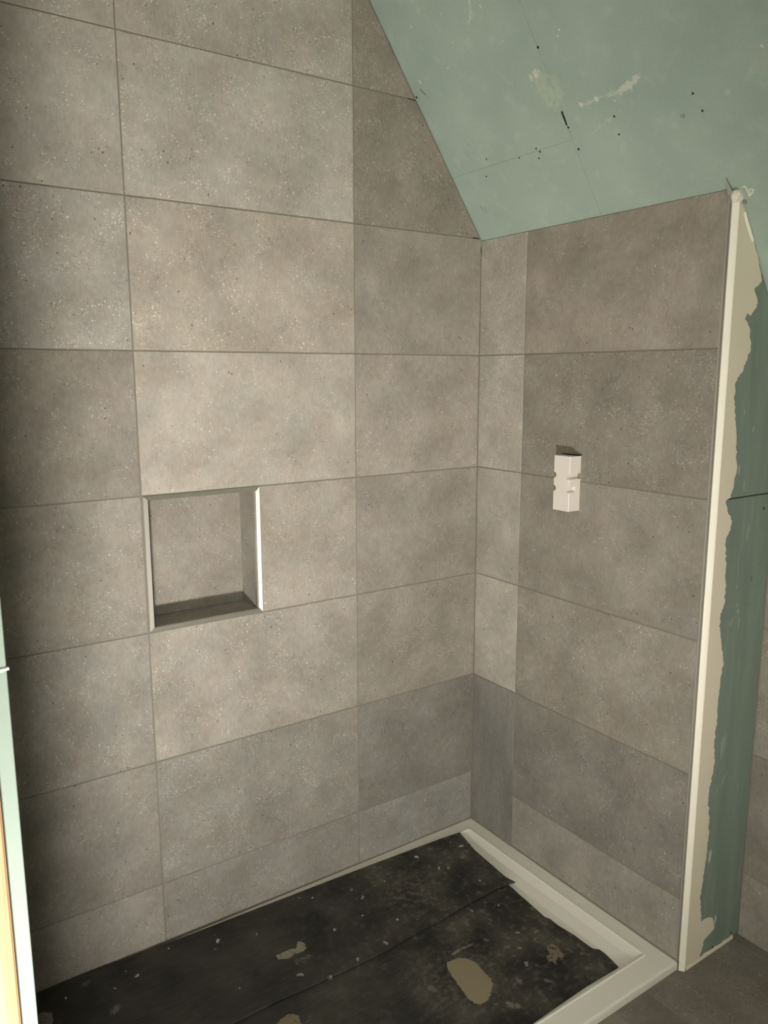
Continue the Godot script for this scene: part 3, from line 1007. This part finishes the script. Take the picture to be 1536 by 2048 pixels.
func build_niche() -> void:
	var t := base("tiled_niche", Vector3(-0.880, 0.8385, 0.0))
	tag(t, "square recessed wall niche with metal edge trim in the back wall", "niche")
	var o := -t.position
	var x0 := -1.0165
	var x1 := -0.7437
	var y0 := 0.8465
	var y1 := 1.1560
	var zb := -0.0946
	var th := 0.0065
	lay(t, Transform3D(Basis(), o + Vector3(0, 0, zb)), Rect2(x0 - 0.03, y0, COL, ROW), rect(x0 - th, y0 - th, x1 + th, y1 + th), tint_of(0.90, 0.01), 0.006, "back_tile")
	lay(t, Transform3D(Basis(Vector3(0, 0, -1), Vector3(0, 1, 0), Vector3(1, 0, 0)), o + Vector3(x0, 0, 0)), Rect2(0, y0, COL, ROW), rect(0.0015, y0 + 0.0005, 0.0943, y1 - 0.0005), tint_of(0.95), th, "side_tile")
	lay(t, Transform3D(Basis(Vector3(0, 0, 1), Vector3(0, 1, 0), Vector3(-1, 0, 0)), o + Vector3(x1, 0, 0)), Rect2(-0.2, y0, COL, ROW), rect(-0.0943, y0 + 0.0005, -0.0015, y1 - 0.0005), tint_of(0.95), th, "side_tile")
	lay(t, Transform3D(Basis(Vector3(1, 0, 0), Vector3(0, 0, -1), Vector3(0, 1, 0)), o + Vector3(0, y0, 0)), Rect2(x0, 0, COL, ROW), rect(x0 - th, 0.0015, x1 + th, 0.0943), tint_of(0.9), th, "floor_tile")
	lay(t, Transform3D(Basis(Vector3(1, 0, 0), Vector3(0, 0, 1), Vector3(0, -1, 0)), o + Vector3(0, y1, 0)), Rect2(x0, -0.2, COL, ROW), rect(x0 - th, -0.0943, x1 + th, -0.0015), tint_of(0.95), th, "top_tile")
	# mitred metal trim: outer edge flush with the wall tiles, face falling away into the recess
	var ox0 := -1.0282
	var ox1 := -0.7290
	var oy0 := 0.8352
	var oy1 := 1.1662
	var oc := [Vector2(ox0, oy0), Vector2(ox1, oy0), Vector2(ox1, oy1), Vector2(ox0, oy1)]
	var ic := [Vector2(x0, y0), Vector2(x1, y0), Vector2(x1, y1), Vector2(x0, y1)]
	for i in 4:
		var j := (i + 1) % 4
		var st := begin()
		var prev := []
		var tilt: float = [0.0020, -0.0036, 0.0075, 0.0006][i]   # bottom, right, top, left
		# (share of the width, height above the wall face)
		for s in [[0.0, -0.006], [0.0, 0.0006], [0.10, 0.0014], [0.2, 0.0014 + tilt * 0.12], [0.9, 0.0014 + tilt], [1.0, tilt], [1.0, -0.012]]:
			var a: Vector2 = oc[i].lerp(ic[i], s[0])
			var b: Vector2 = oc[j].lerp(ic[j], s[0])
			var now := [Vector3(a.x, a.y, s[1]) + o, Vector3(b.x, b.y, s[1]) + o]
			if prev.size():
				var l0 := Vector2(0, s[0])
				quad(st, prev[0], prev[1], now[1], now[0], l0, Vector2(1, s[0]), Vector2(1, s[0]), l0)
			prev = now
		put("edge_trim", st, M.metal, t)


func z_at(list: Array, x: float) -> float:
	# list of (x, z) by falling x
	for i in list.size() - 1:
		var a: Array = list[i]
		var b: Array = list[i + 1]
		if x <= a[0] and x >= b[0]:
			return lerpf(a[1], b[1], (a[0] - x) / maxf(a[0] - b[0], 1e-6))
	return list[0][1] if x > list[0][0] else list[list.size() - 1][1]


func x_at(list: Array, z: float) -> float:
	for i in list.size() - 1:
		var a: Array = list[i]
		var b: Array = list[i + 1]
		if z >= a[1] and z <= b[1]:
			return lerpf(a[0], b[0], (z - a[1]) / maxf(b[1] - a[1], 1e-6))
	return list[0][0] if z < list[0][1] else list[list.size() - 1][0]


func sheet(called: String, back: Array, front: Array, right: Array, x_left: float, height: Callable, thick: float, label: String) -> void:
	var t := base(called, Vector3(-0.8, -0.012, 0.35))
	tag(t, label, "board", "boards lying in the shower tray")
	var o := -t.position
	var nx := 90
	var nz := 26
	var zs := Vector2(right[0][1], right[right.size() - 1][1])
	var g := []
	for j in nz + 1:
		var v := float(j) / nz
		var row := []
		var xr := x_at(right, lerpf(zs.x, zs.y, v))
		for i in nx + 1:
			var x := lerpf(x_left, xr, pow(float(i) / nx, 0.8))
			var z := lerpf(z_at(back, x), z_at(front, x), v)
			row.append(Vector3(x, height.call(x, z), z))
		g.append(row)
	var st := begin()
	st.set_smooth_group(0)
	var uv := func(p: Vector3) -> Vector2: return Vector2((p.x + 1.5) / 1.5, p.z / 0.8)
	var down := Vector3(0, -thick, 0)
	for j in nz:
		for i in nx:
			var a: Vector3 = g[j][i]
			var b: Vector3 = g[j][i + 1]
			var c: Vector3 = g[j + 1][i + 1]
			var d: Vector3 = g[j + 1][i]
			quad(st, d + o, c + o, b + o, a + o, uv.call(d), uv.call(c), uv.call(b), uv.call(a))
			quad(st, a + down + o, b + down + o, c + down + o, d + down + o)
	for i in nx:
		for e in [[g[nz][i], g[nz][i + 1]], [g[0][i + 1], g[0][i]]]:
			var a: Vector3 = e[0]
			var b: Vector3 = e[1]
			quad(st, a + down + o, b + down + o, b + o, a + o, uv.call(a), uv.call(b), uv.call(b), uv.call(a))
	for j in nz:
		for e in [[g[j + 1][nx], g[j][nx]], [g[j][0], g[j + 1][0]]]:
			var a: Vector3 = e[0]
			var b: Vector3 = e[1]
			quad(st, a + down + o, b + down + o, b + o, a + o, uv.call(a), uv.call(b), uv.call(b), uv.call(a))
	put("panel", st, M.sheet, t)


func build_boards() -> void:
	var back1 := [[-.094, .0545], [-.166, .048], [-.463, .0345], [-.759, .0245], [-.949, .0185], [-1.159, .010], [-1.22, .004], [-1.42, .003]]
	var front1 := [[-.114, .329], [-.119, .326], [-.166, .316], [-.221, .316], [-.277, .318], [-.334, .322], [-.389, .328], [-.437, .328], [-.600, .338], [-.763, .334], [-.873, .328], [-.995, .329], [-1.42, .33]]
	var right1 := [[-.094, .0545], [-.112, .149], [-.115, .234], [-.120, .297], [-.114, .329]]
	var h1 := func(x: float, z: float) -> float:
		var lift := clampf((x + 0.30) / 0.18, 0.0, 1.0) * clampf((z - 0.2) / 0.13, 0.0, 1.0)
		return 0.0096 - 0.052 * z + 0.006 * lift * lift
	sheet("covering_board", back1, front1, right1, -1.41, h1, 0.0035, "dark stained board along the back wall, its front edge lapping over the other board")
	var front2 := [[-.111, .700], [-.119, .706], [-.24, .703], [-.43, .710], [-.8, .711], [-1.42, .711]]
	var back2 := [[-.1, .30], [-1.42, .30]]
	var right2 := [[-.126, .30], [-.128, .343], [-.131, .357], [-.133, .395], [-.14, .475], [-.133, .483], [-.135, .514], [-.127, .564], [-.126, .624], [-.123, .633], [-.111, .646], [-.116, .679], [-.121, .706]]
	var h2 := func(x: float, z: float) -> float: return -0.0125 - 0.004 * z
	sheet("covering_board", back2, front2, right2, -1.40, h2, 0.0035, "dark board in the front of the tray, with a tan oval patch and chipped edge")


func build_valve_cover() -> void:
	# plastic guard over the concealed valve: a box on the wall with slots and a pocket
	var t := base("valve_cover", Vector3(0.0, 1.089, 0.383))
	tag(t, "white plastic rough-in cover with notched edges on the right tiled wall", "valve cover")
	var y0 := 1.0895
	var y1 := 1.2345
	var z0 := 0.3550
	var z1 := 0.4110
	var d := 0.0412
	var o := -t.position
	var box := CSGBox3D.new()
	box.name = "cover_shell"
	box.size = Vector3(d, y1 - y0, z1 - z0)
	box.position = Vector3(-d / 2 - 0.0006, (y0 + y1) / 2, (z0 + z1) / 2) + o
	box.material = M.cover if M.has("cover") else mat(c8(238, 230, 222), 0.45)
	t.add_child(box, true)
	var bc := box.position
	# chamfers on the upright edges
	var cut := func(at: Vector3, size: Vector3, turn := Vector3.ZERO) -> void:
		var b := CSGBox3D.new()
		b.name = "cut"
		b.operation = CSGShape3D.OPERATION_SUBTRACTION
		b.size = size
		b.position = at + o - bc
		b.rotation = turn
		b.material = box.material
		box.add_child(b, true)
	for z in [z0, z1]:
		cut.call(Vector3(-d - 0.0006, (y0 + y1) / 2, z), Vector3(0.0022, 0.2, 0.0022), Vector3(0, PI / 4, 0))
	for y in [1.1823, 1.1475]:
		var c := CSGCylinder3D.new()
		c.name = "slot"
		c.operation = CSGShape3D.OPERATION_SUBTRACTION
		c.radius = 0.0082
		c.height = 0.2
		c.sides = 20
		c.rotation = Vector3(0, 0, PI / 2)
		c.position = Vector3(-0.02, y, z0 + 0.0010) + o - bc
		c.material = box.material
		box.add_child(c, true)
	# long slot across the right edge and a short pocket under it
	cut.call(Vector3(-0.021, 1.1818, z1), Vector3(0.06, 0.0150, 0.019))
	cut.call(Vector3(-0.034, 1.1475, z1), Vector3(0.032, 0.0150, 0.017))
	var st := begin()
	slab(st, rect(0.352, 1.2362, 0.4135, 1.2370), Transform3D(Basis(Vector3(0, 0, 1), Vector3(0, 1, 0), Vector3(-1, 0, 0)), o), 0.012, 0.0124, 0.0, func(p: Vector2) -> Vector2: return p)
	put("gasket", st, M.dark, t)


func build_scrap() -> void:
	var t := base("scrap", Vector3(-1.349, -0.002, 0.1))
	tag(t, "small pale grey rounded scrap lying in the dark left corner of the tray", "scrap")
	M.white = mat(c8(120, 116, 116), 0.7)
	lump(t, "crumpled_piece", Vector3(0, 0.010, 0), Vector3(0.020, 0.010, 0.026), 71)
